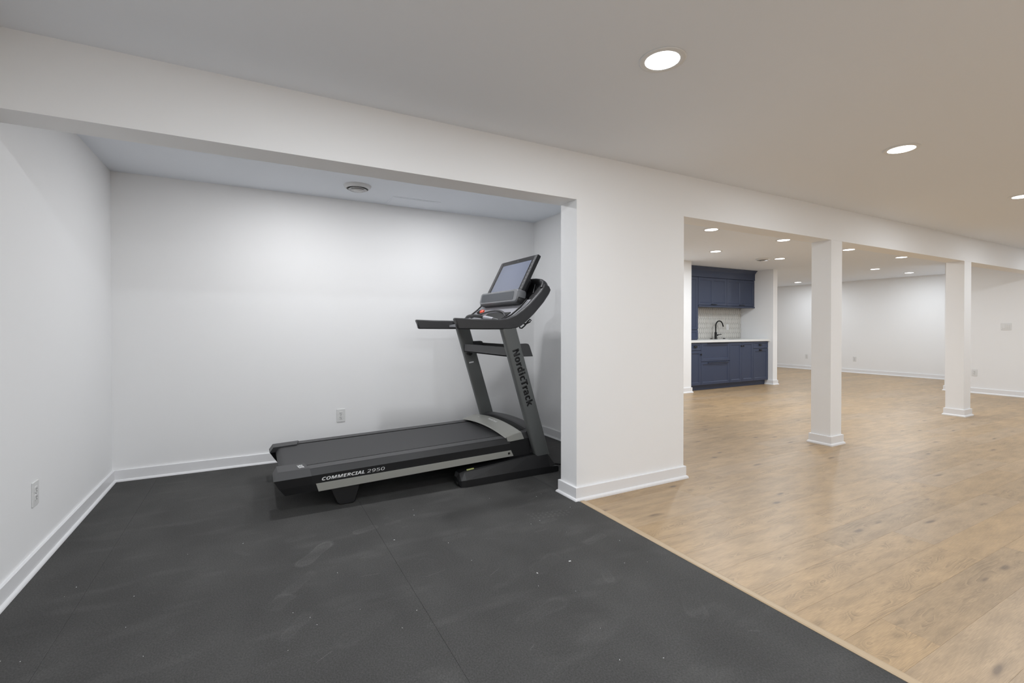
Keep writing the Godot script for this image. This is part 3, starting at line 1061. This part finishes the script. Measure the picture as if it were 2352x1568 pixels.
	for s in [1.0, -1.0]:
		st = begin()
		prism(st, rounded(0.304 * s - 0.0 if s > 0 else -0.346, 0.02, 0.346 if s > 0 else -0.304, H - 0.008, 0.008), 0.0, 0.003, 0.001, -1, xf)
		var bs := part("button_strip", st, M.plastic, scr)
		if s == fx:
			for k in 9:
				st = begin()
				prism(st, rounded(0.318 * s - 0.004, 0.085 + k * 0.034, 0.318 * s + 0.004, 0.093 + k * 0.034, 0.003, 2), 0.003, 0.0042, 0.0, -1, xf)
				part("button", st, M.grey, bs)
	st = begin()
	prism(st, rounded(-0.004, H - 0.030, 0.004, H - 0.022, 0.003, 2), 0.0, 0.0012, 0.0, -1, xf)
	part("camera_eye", st, M.grey, scr)
	# speaker box under the screen
	st = begin()
	var tilt := Transform3D(Basis(Vector3(0, 0, fx), Vector3(0.22, 0.975, 0).normalized(), Vector3(0, 0, fx).cross(Vector3(0.22, 0.975, 0).normalized())), v(1.985, 1.470, 0.0))
	prism(st, rounded(-0.378, 0.0, 0.378, 0.116, 0.034, 5), -0.085, 0.004, 0.008, 1, tilt)
	var sb := part("speaker_box", st, M.shell, t)
	st = begin()
	prism(st, rounded(-0.385, -0.012, 0.385, 0.060, 0.034, 5), -0.085, -0.010, 0.004, 1, tilt)
	part("lower_lip", st, M.side, sb)
	st = begin()
	prism(st, rounded(-0.340, 0.020, 0.315, 0.098, 0.016, 5), 0.002, 0.0055, 0.001, 1, tilt)
	part("grille", st, M.cloth, sb)
	# tether clip hanging in front of the near arm
	st = begin()
	tube(st, [v(1.985, 1.262, 0.43), v(1.992, 1.243, 0.43), v(2.010, 1.241, 0.43), v(2.040, 1.264, 0.43), v(2.070, 1.300, 0.43), v(2.090, 1.317, 0.43), v(2.104, 1.308, 0.43), v(2.092, 1.296, 0.43), v(2.055, 1.280, 0.43), v(2.030, 1.278, 0.43)], 0.006, 7)
	part("tether_clip", st, M.slot, t)
	# power cord
	org = Vector3.ZERO
	t = thing("power_cord", "thin black power cord running from the treadmill's front along the mat", "cord", Vector3(2.4, MAT, -3.6))
	st = begin()
	var cord := []
	for q in [[2.285, -3.78], [2.33, -3.74], [2.36, -3.66], [2.40, -3.57], [2.47, -3.50], [2.56, -3.48], [2.70, -3.52], [2.82, -3.60], [2.90, -3.72], [2.925, -3.9]]:
		cord.append(Vector3(q[0], MAT + 0.005, q[1]))
	tube(st, cord, 0.005, 7)
	part("cable", st, M.slot, t)

# ---------------------------------------------------------------- bar
const ZD := -6.396       # face of the base doors
const ZU := -6.726       # face of the upper doors

# framed front with a recessed panel and a bevelled moulding; faces +z
func door_front(called: String, x0: float, x1: float, y0: float, y1: float, zf: float, rail: float, parent: Node, panels := 1) -> MeshInstance3D:
	var g := 0.0022
	x0 += g
	x1 -= g
	y0 += g
	y1 -= g
	var st := begin()
	var th := 0.020
	box(st, Vector3(x0, y0, zf - th), Vector3(x1, y1, zf - 0.009))
	var xs := [x0, x1]
	if panels == 2:
		xs = [x0, (x0 + x1) / 2, x1]
	box(st, Vector3(x0, y0, zf - 0.012), Vector3(x1, y0 + rail, zf), 0.001)
	box(st, Vector3(x0, y1 - rail, zf - 0.012), Vector3(x1, y1, zf), 0.001)
	var w := rail
	box(st, Vector3(x0, y0 + rail, zf - 0.012), Vector3(x0 + w, y1 - rail, zf), 0.001)
	box(st, Vector3(x1 - w, y0 + rail, zf - 0.012), Vector3(x1, y1 - rail, zf), 0.001)
	if panels == 2:
		box(st, Vector3(xs[1] - w * 0.7, y0 + rail, zf - 0.012), Vector3(xs[1] + w * 0.7, y1 - rail, zf), 0.001)
	# bevel strips inside the frame
	for k in panels:
		var a: float = (x0 + w) if k == 0 else xs[1] + w * 0.7
		var c: float = (x1 - w) if k == panels - 1 else xs[1] - w * 0.7
		var q := 0.008
		var o := [Vector3(a, y0 + rail, zf - 0.001), Vector3(c, y0 + rail, zf - 0.001), Vector3(c, y1 - rail, zf - 0.001), Vector3(a, y1 - rail, zf - 0.001)]
		var i := [Vector3(a + q, y0 + rail + q, zf - 0.008), Vector3(c - q, y0 + rail + q, zf - 0.008), Vector3(c - q, y1 - rail - q, zf - 0.008), Vector3(a + q, y1 - rail - q, zf - 0.008)]
		var o2 := []
		var i2 := []
		for e in 4:
			o2.append(o[e] - Vector3(0, 0, 0.009))
			i2.append(i[e] - Vector3(0, 0, 0.002))
		for e in 4:
			var f := (e + 1) % 4
			loft(st, [[o[e], i[e], i2[e], o2[e]], [o[f], i[f], i2[f], o2[f]]])
	return part(called, st, M.navy, parent)

func pull(x: float, y: float, zf: float, half: float, parent: Node) -> void:
	var st := begin()
	tube(st, [Vector3(x - half, y, zf + 0.026), Vector3(x + half, y, zf + 0.026)], 0.0055, 8)
	for s in [-1.0, 1.0]:
		tube(st, [Vector3(x + s * (half - 0.015), y, zf - 0.001), Vector3(x + s * (half - 0.015), y, zf + 0.026)], 0.005, 8)
	part("handle", st, M.tap, parent)

func cup_pull(x: float, y: float, zf: float, parent: Node) -> void:
	var st := begin()
	loft(st, [[Vector3(x - 0.045, y - 0.010, zf - 0.001), Vector3(x - 0.045, y + 0.010, zf - 0.001), Vector3(x - 0.045, y + 0.008, zf + 0.010), Vector3(x - 0.045, y - 0.010, zf + 0.012)],
		[Vector3(x - 0.03, y - 0.014, zf - 0.001), Vector3(x - 0.03, y + 0.014, zf - 0.001), Vector3(x - 0.03, y + 0.010, zf + 0.022), Vector3(x - 0.03, y - 0.014, zf + 0.025)],
		[Vector3(x + 0.03, y - 0.014, zf - 0.001), Vector3(x + 0.03, y + 0.014, zf - 0.001), Vector3(x + 0.03, y + 0.010, zf + 0.022), Vector3(x + 0.03, y - 0.014, zf + 0.025)],
		[Vector3(x + 0.045, y - 0.010, zf - 0.001), Vector3(x + 0.045, y + 0.010, zf - 0.001), Vector3(x + 0.045, y + 0.008, zf + 0.010), Vector3(x + 0.045, y - 0.010, zf + 0.012)]], 1)
	part("handle", st, M.tap, parent)

func knob(x: float, y: float, zf: float, parent: Node) -> void:
	var st := begin()
	lathe(st, Vector3(x, y, zf), [[0.006, -0.001], [0.006, 0.014], [0.016, 0.018], [0.016, 0.026], [0.011, 0.031], [0.0, 0.032]], 16, 1, Basis(Vector3.RIGHT, PI / 2))
	part("knob", st, M.tap, parent)

func carcass(t: Node3D, x0: float, x1: float, y0: float, y1: float, zb: float, zf: float) -> void:
	part("body", b(Vector3(x0, y0, zb), Vector3(x1, y1, zf - 0.0205), 0.0), M.navy, t)

func build_bar() -> void:
	var BT := 0.945
	var g := "navy cabinets of the bar"
	var xs := [7.350, 7.741, 8.595, 9.365, 9.872]
	var names := ["navy base cabinet with one small drawer over a door, tucked beside the bar's doorway wall",
		"wide navy base cabinet with two deep drawers and long bar handles", "navy base cabinet with a pair of tall doors and two round knobs",
		"navy base cabinet with a small drawer over a pull-out, by the white end wall"]
	for k in 4:
		var t := thing("base_cabinet", names[k], "cabinet", Vector3((xs[k] + xs[k + 1]) / 2, 0, -6.72), g)
		carcass(t, xs[k] + 0.001, xs[k + 1] - 0.001, 0.10, BT, -7.06, ZD)
		part("toe_kick", b(Vector3(xs[k] + (0.005 if k == 0 else 0.0), 0.0005, -6.52), Vector3(xs[k + 1] - (0.003 if k == 3 else 0.0), 0.10, -6.470)), M.toe, t)
		if k == 0:
			var d := door_front("drawer", xs[0] + 0.03, xs[1], 0.790, 0.935, ZD, 0.034, t)
			cup_pull(7.58, 0.868, ZD, d)
			d = door_front("door", xs[0] + 0.03, xs[1], 0.105, 0.785, ZD, 0.052, t)
			knob(7.722, 0.71, ZD, d)
		elif k == 1:
			var d := door_front("drawer", xs[1], xs[2], 0.566, 0.938, ZD, 0.050, t)
			pull(8.22, 0.918, ZD, 0.30, d)
			d = door_front("drawer", xs[1], xs[2], 0.105, 0.560, ZD, 0.050, t)
			pull(8.22, 0.538, ZD, 0.30, d)
		elif k == 2:
			var d := door_front("door", xs[2], 8.982, 0.105, 0.938, ZD, 0.055, t)
			knob(8.955, 0.856, ZD, d)
			d = door_front("door", 8.982, xs[3], 0.105, 0.938, ZD, 0.055, t)
			knob(9.018, 0.856, ZD, d)
		else:
			var d := door_front("drawer", xs[3], xs[4], 0.792, 0.938, ZD, 0.034, t)
			cup_pull(9.60, 0.868, ZD, d)
			d = door_front("pull_out_door", xs[3], xs[4], 0.105, 0.786, ZD, 0.055, t)
			cup_pull(9.60, 0.758, ZD, d)
	# countertop with the sink opening
	var t := thing("countertop", "white stone countertop over the navy base cabinets", "countertop", Vector3(8.6, BT, -6.72))
	var st := begin()
	var sx0 := 8.74
	var sx1 := 9.20
	box(st, Vector3(XW0, BT, -7.071), Vector3(sx0, 0.988, -6.48))
	box(st, Vector3(sx1, BT, -7.071), Vector3(XW1, 0.988, -6.48))
	box(st, Vector3(sx0, BT, -7.071), Vector3(sx1, 0.988, -6.88))
	prism(st, PackedVector2Array([Vector2(-6.48, BT), Vector2(-6.369, BT), Vector2(-6.366, BT + 0.003), Vector2(-6.366, 0.985), Vector2(-6.369, 0.988), Vector2(-6.48, 0.988)]), XW0, XW1, 0.0, -1,
		Transform3D(Basis(Vector3(0, 0, 1), Vector3(0, 1, 0), Vector3(1, 0, 0)), Vector3.ZERO))
	part("slab", st, M.stone, t)
	st = begin()
	box(st, Vector3(sx0, 0.955, -6.88), Vector3(sx0 + 0.006, 0.975, -6.48))
	box(st, Vector3(sx1 - 0.006, 0.955, -6.88), Vector3(sx1, 0.975, -6.48))
	box(st, Vector3(sx0, 0.955, -6.88), Vector3(sx1, 0.975, -6.874))
	box(st, Vector3(sx0, 0.955, -6.486), Vector3(sx1, 0.975, -6.48))
	var sk := part("sink", st, M.steel, t)
	sk.set_meta("label", "small steel sink let into the stone")
	part("bowl", b(Vector3(sx0 + 0.006, 0.946, -6.874), Vector3(sx1 - 0.006, 0.956, -6.486)), M.steel, sk)
	# tap
	t = thing("faucet", "matte black gooseneck faucet on the white countertop", "faucet", Vector3(8.86, 0.988, -6.95))
	var fb := Vector3(8.868, 0.988, -6.945)
	st = begin()
	lathe(st, fb, [[0.031, 0.0], [0.031, 0.006], [0.026, 0.010], [0.026, 0.135], [0.022, 0.150], [0.016, 0.155], [0.0, 0.155]], 20)
	part("base", st, M.tap, t)
	st = begin()
	var neck := [fb + Vector3(0, 0.14, 0), fb + Vector3(0, 0.22, 0), fb + Vector3(0, 0.285, 0)]
	for k in 13:
		var f := PI - (PI * 0.94) * k / 12.0
		neck.append(fb + Vector3(0.095 + 0.095 * cos(f), 0.300 + 0.095 * sin(f), 0.03 * k / 12.0))
	neck.append(fb + Vector3(0.203, 0.272, 0.034))
	tube(st, neck, 0.0135, 12, false, -1.0, Vector3(0, 0, 1))
	part("spout", st, M.tap, t)
	st = begin()
	tube(st, [fb + Vector3(0.02, 0.085, 0), fb + Vector3(0.05, 0.088, 0)], 0.016, 10, false, -1.0, Vector3(0, 0, 1))
	loft(st, [[fb + Vector3(0.045, 0.068, -0.008), fb + Vector3(0.045, 0.068, 0.008), fb + Vector3(0.045, 0.104, 0.008), fb + Vector3(0.045, 0.104, -0.008)],
		[fb + Vector3(0.095, 0.086, -0.006), fb + Vector3(0.095, 0.086, 0.006), fb + Vector3(0.095, 0.104, 0.006), fb + Vector3(0.095, 0.104, -0.006)],
		[fb + Vector3(0.190, 0.098, -0.006), fb + Vector3(0.190, 0.098, 0.006), fb + Vector3(0.190, 0.111, 0.006), fb + Vector3(0.190, 0.111, -0.006)]])
	part("lever", st, M.tap, t)
	for q in [[8.80, -7.0, 0.012, "small black air switch button on the countertop left of the faucet's body"], [9.20, -6.99, 0.014, "small black cap set in the countertop under the faucet's spout"]]:
		t = thing("countertop_button", "small black round button set into the countertop by the faucet", "button", Vector3(q[0], 0.988, q[1]), "black buttons beside the faucet")
		st = begin()
		lathe(st, Vector3(q[0], 0.988, q[1]), [[0.026, 0.0], [0.026, q[2]], [0.02, q[2] + 0.004], [0.0, q[2] + 0.005]], 16)
		part("cap", st, M.tap, t)
	# tall cabinet standing on the counter
	var tall := thing("tall_cabinet", "tall narrow navy cabinet standing on the countertop", "cabinet", Vector3(7.7, 0.99, -6.9), g)
	carcass(tall, XW0 + 0.004, 8.050, 0.9885, 2.285, -7.06, ZU)
	door_front("door", 7.39, 8.048, 1.198, 2.280, ZU, 0.052, tall)
	door_front("drawer", 7.39, 8.048, 0.996, 1.192, ZU, 0.045, tall)
	# wall cabinets
	var ux := [8.052, 8.940, 9.878]
	var ul := ["navy wall cabinet with two recessed panels, over the faucet", "navy wall cabinet with two recessed panels, beside the white side wall"]
	for k in 2:
		t = thing("wall_cabinet", ul[k], "cabinet", Vector3((ux[k] + ux[k + 1]) / 2, 1.70, -6.9), g)
		carcass(t, ux[k] + 0.001, ux[k + 1] - 0.001, 1.700, 2.285, -7.06, ZU)
		var d := door_front("door", ux[k], ux[k + 1], 1.705, 2.280, ZU, 0.052, t, 2)
		pull((ux[k] + ux[k + 1]) / 2 + 0.02, 1.728, ZU, 0.085, d)
		part("light_rail", b(Vector3(ux[k], 1.672, -7.06), Vector3(ux[k + 1], 1.699, ZU + 0.012), 0.002), M.navy, t)
	# frieze and crown
	t = thing("crown_molding", "navy crown molding and frieze above the wall cabinets", "molding", Vector3(8.6, 2.286, -6.9))
	st = begin()
	box(st, Vector3(XW0 + 0.002, 2.286, -7.06), Vector3(9.880, 2.43, ZU + 0.010), 0.0)
	part("frieze", st, M.navy, t)
	st = begin()
	prism(st, PackedVector2Array([Vector2(-7.05, 2.42), Vector2(ZU + 0.012, 2.42), Vector2(ZU + 0.016, 2.432), Vector2(ZU + 0.022, 2.436), Vector2(ZU + 0.034, 2.455), Vector2(ZU + 0.056, 2.478), Vector2(ZU + 0.066, 2.482), Vector2(ZU + 0.070, 2.498), Vector2(-7.05, 2.498)]), XW0 + 0.002, 9.880, 0.0, -1,
		Transform3D(Basis(Vector3(0, 0, 1), Vector3(0, 1, 0), Vector3(1, 0, 0)), Vector3.ZERO))
	part("crown", st, M.navy, t)
	# tiled backsplash, long hexagons standing upright
	t = thing("tile_backsplash", "pale backsplash of upright elongated hexagon tiles behind the faucet", "backsplash", Vector3(8.97, 0.99, -7.07))
	part("grout", b(Vector3(8.052, 0.9885, -7.0705), Vector3(XW1 - 0.001, 1.671, -7.065)), M.grout, t)
	var tw := 0.0665
	var thh := 0.150
	var pt := 0.046
	var tiles := []
	for q in [0.0, 0.006]:
		st = begin()
		org = Vector3.ZERO
		var h2 := thh / 2 - 0.002
		var w2 := tw / 2 - 0.0012
		prism(st, PackedVector2Array([Vector2(0, -h2), Vector2(w2, -h2 + pt), Vector2(w2, h2 - pt), Vector2(0, h2), Vector2(-w2, h2 - pt), Vector2(-w2, -h2 + pt)]), 0.0, 0.009 + q * 0.3, 0.003)
		tiles.append(done(st))
	var pitch := thh - pt + 0.002
	var rng := RandomNumberGenerator.new()
	rng.seed = 9
	var r := 0
	var yy := 0.9885 + 0.076
	while yy < 1.671 - 0.074:
		var xx := 8.052 + tw * (0.5 if r % 2 == 0 else 1.0) + 0.001
		while xx < XW1 - tw * 0.5:
			var o := put("tile", tiles[rng.randi() % 2], M.tile, t)
			o.position = Vector3(xx, yy, -7.0655) - t.position
			o.rotation = Vector3(rng.randf_range(-0.02, 0.02), rng.randf_range(-0.03, 0.03), 0)
			xx += tw
		yy += pitch
		r += 1
	plate("light_switch", "single white rocker switch on the tiled backsplash beside the faucet", "switch", Vector3(9.40, 1.25, -7.0555), 0.0, "switch1")

# ---------------------------------------------------------------- scene
func _ready() -> void:
	# camera
	var cam := Camera3D.new()
	cam.name = "camera"
	add_child(cam)
	cam.position = Vector3(0, 1.25, 0)
	cam.rotation = Vector3(-0.00796, -0.50051, -0.00057)
	cam.near = 0.05
	cam.far = 60.0
	cam.projection = Camera3D.PROJECTION_FRUSTUM
	cam.size = 0.05 * 1568.0 / 1088.94
	cam.frustum_offset = Vector2(0, -0.05 * 24.17 / 1088.94)
	cam.current = true
	# sky and exposure
	var env := Environment.new()
	env.background_mode = Environment.BG_COLOR
	env.background_color = Color(0, 0, 0)
	env.tonemap_mode = Environment.TONE_MAPPER_LINEAR
	env.tonemap_exposure = 1.1
	env.sdfgi_enabled = true
	env.ssao_enabled = true
	env.ssil_enabled = true
	var we := WorldEnvironment.new()
	we.name = "environment"
	we.environment = env
	add_child(we)
	make_materials()
	# recessed lights
	lamp(0.34, -1.62, "round recessed light in the front room, over the wide rubber mats", LAMP * 0.82)
	lamp(1.69, -1.62, "large round recessed light close in front of the wide white pillar", LAMP * 0.72)
	lamp(4.01, -1.62, "round recessed light in the front room, in front of the column by the pillar", LAMP * 0.72)
	lamp(6.48, -1.64, "round recessed light in the front room, between the two columns")
	for x in [8.9, 11.2]:
		lamp(x, -1.62, "round recessed light in the front room, along the wall with the double switch")
	for z in [0.35, 1.9]:  # rows added out of view to brighten the room
		for x in [0.0, 1.69, 4.01, 6.48, 8.9]:
			lamp(x, z, "added recessed light out of view in the front room, in the rows furthest from the beam", LAMP * (0.7 if x > 3.0 else 1.0))
	for x in [0.33, 1.65]:
		lamp(x, -3.92, "round recessed light in the exercise alcove, above the treadmill", LAMP * 0.9, Color(0.985, 0.99, 1.0))
	lamp(5.17, -4.12, "round recessed light just behind the beam, nearest the pillar")
	lamp(6.71, -4.12, "round recessed light behind the beam, in line with the bar's faucet")
	lamp(8.46, -4.12, "round recessed light behind the beam, just past the first column")
	lamp(10.22, -4.12, "round recessed light behind the beam, between the two columns and nearest the beam")
	lamp(6.72, -5.27, "round recessed light close in front of the navy bar cabinets", LAMP * 1.25)
	lamp(8.47, -5.27, "round recessed light beside the round vent in front of the bar", LAMP * 1.25)
	lamp(11.8, -5.23, "round recessed light in the far room, nearer the bar")
	lamp(13.3, -5.21, "round recessed light in the far room, near the far wall and the slim column")
	lamp(13.39, -7.81, "small round recessed light deep in the far room beyond the bar's end wall")
	lamp(11.8, -7.81, "round recessed light in the far room, hidden behind the bar's end wall")
	print("lamps")
	build_room()
	print("room")
	build_floor()
	print("floor")
	build_treadmill()
	print("treadmill")
	build_bar()
	print("bar")
	diffuser(0.82, -4.35, "round white ceiling vent with ring louvres above the treadmill")
	diffuser(8.21, -5.43, "round white ceiling vent in front of the navy bar cabinets")
	plate("outlet", "white duplex outlet on the back wall behind the treadmill's deck", "outlet", Vector3(0.755, 0.387, ZB), 0.0, "outlet")
	plate("outlet", "white duplex outlet on the side wall, above the narrow strip of mat", "outlet", Vector3(XL, 0.391, -3.335), PI / 2, "outlet")
	plate("outlet", "small white outlet on the far wall, between the bar's end wall and the first column", "outlet", Vector3(XF, 0.383, -8.128), -PI / 2, "outlet")
	plate("outlet", "small white outlet on the far wall, between the two columns", "outlet", Vector3(XF, 0.380, -6.854), -PI / 2, "outlet")
	plate("outlet", "white outlet on the wall right beside the slim column, below the double switch", "outlet", Vector3(XN, 0.387, -3.657), -PI / 2, "outlet")
	plate("light_switch", "white double rocker switch on the wall behind the slim column", "switch", Vector3(XN, 1.255, -3.232), -PI / 2, "switch2")
	print("done")
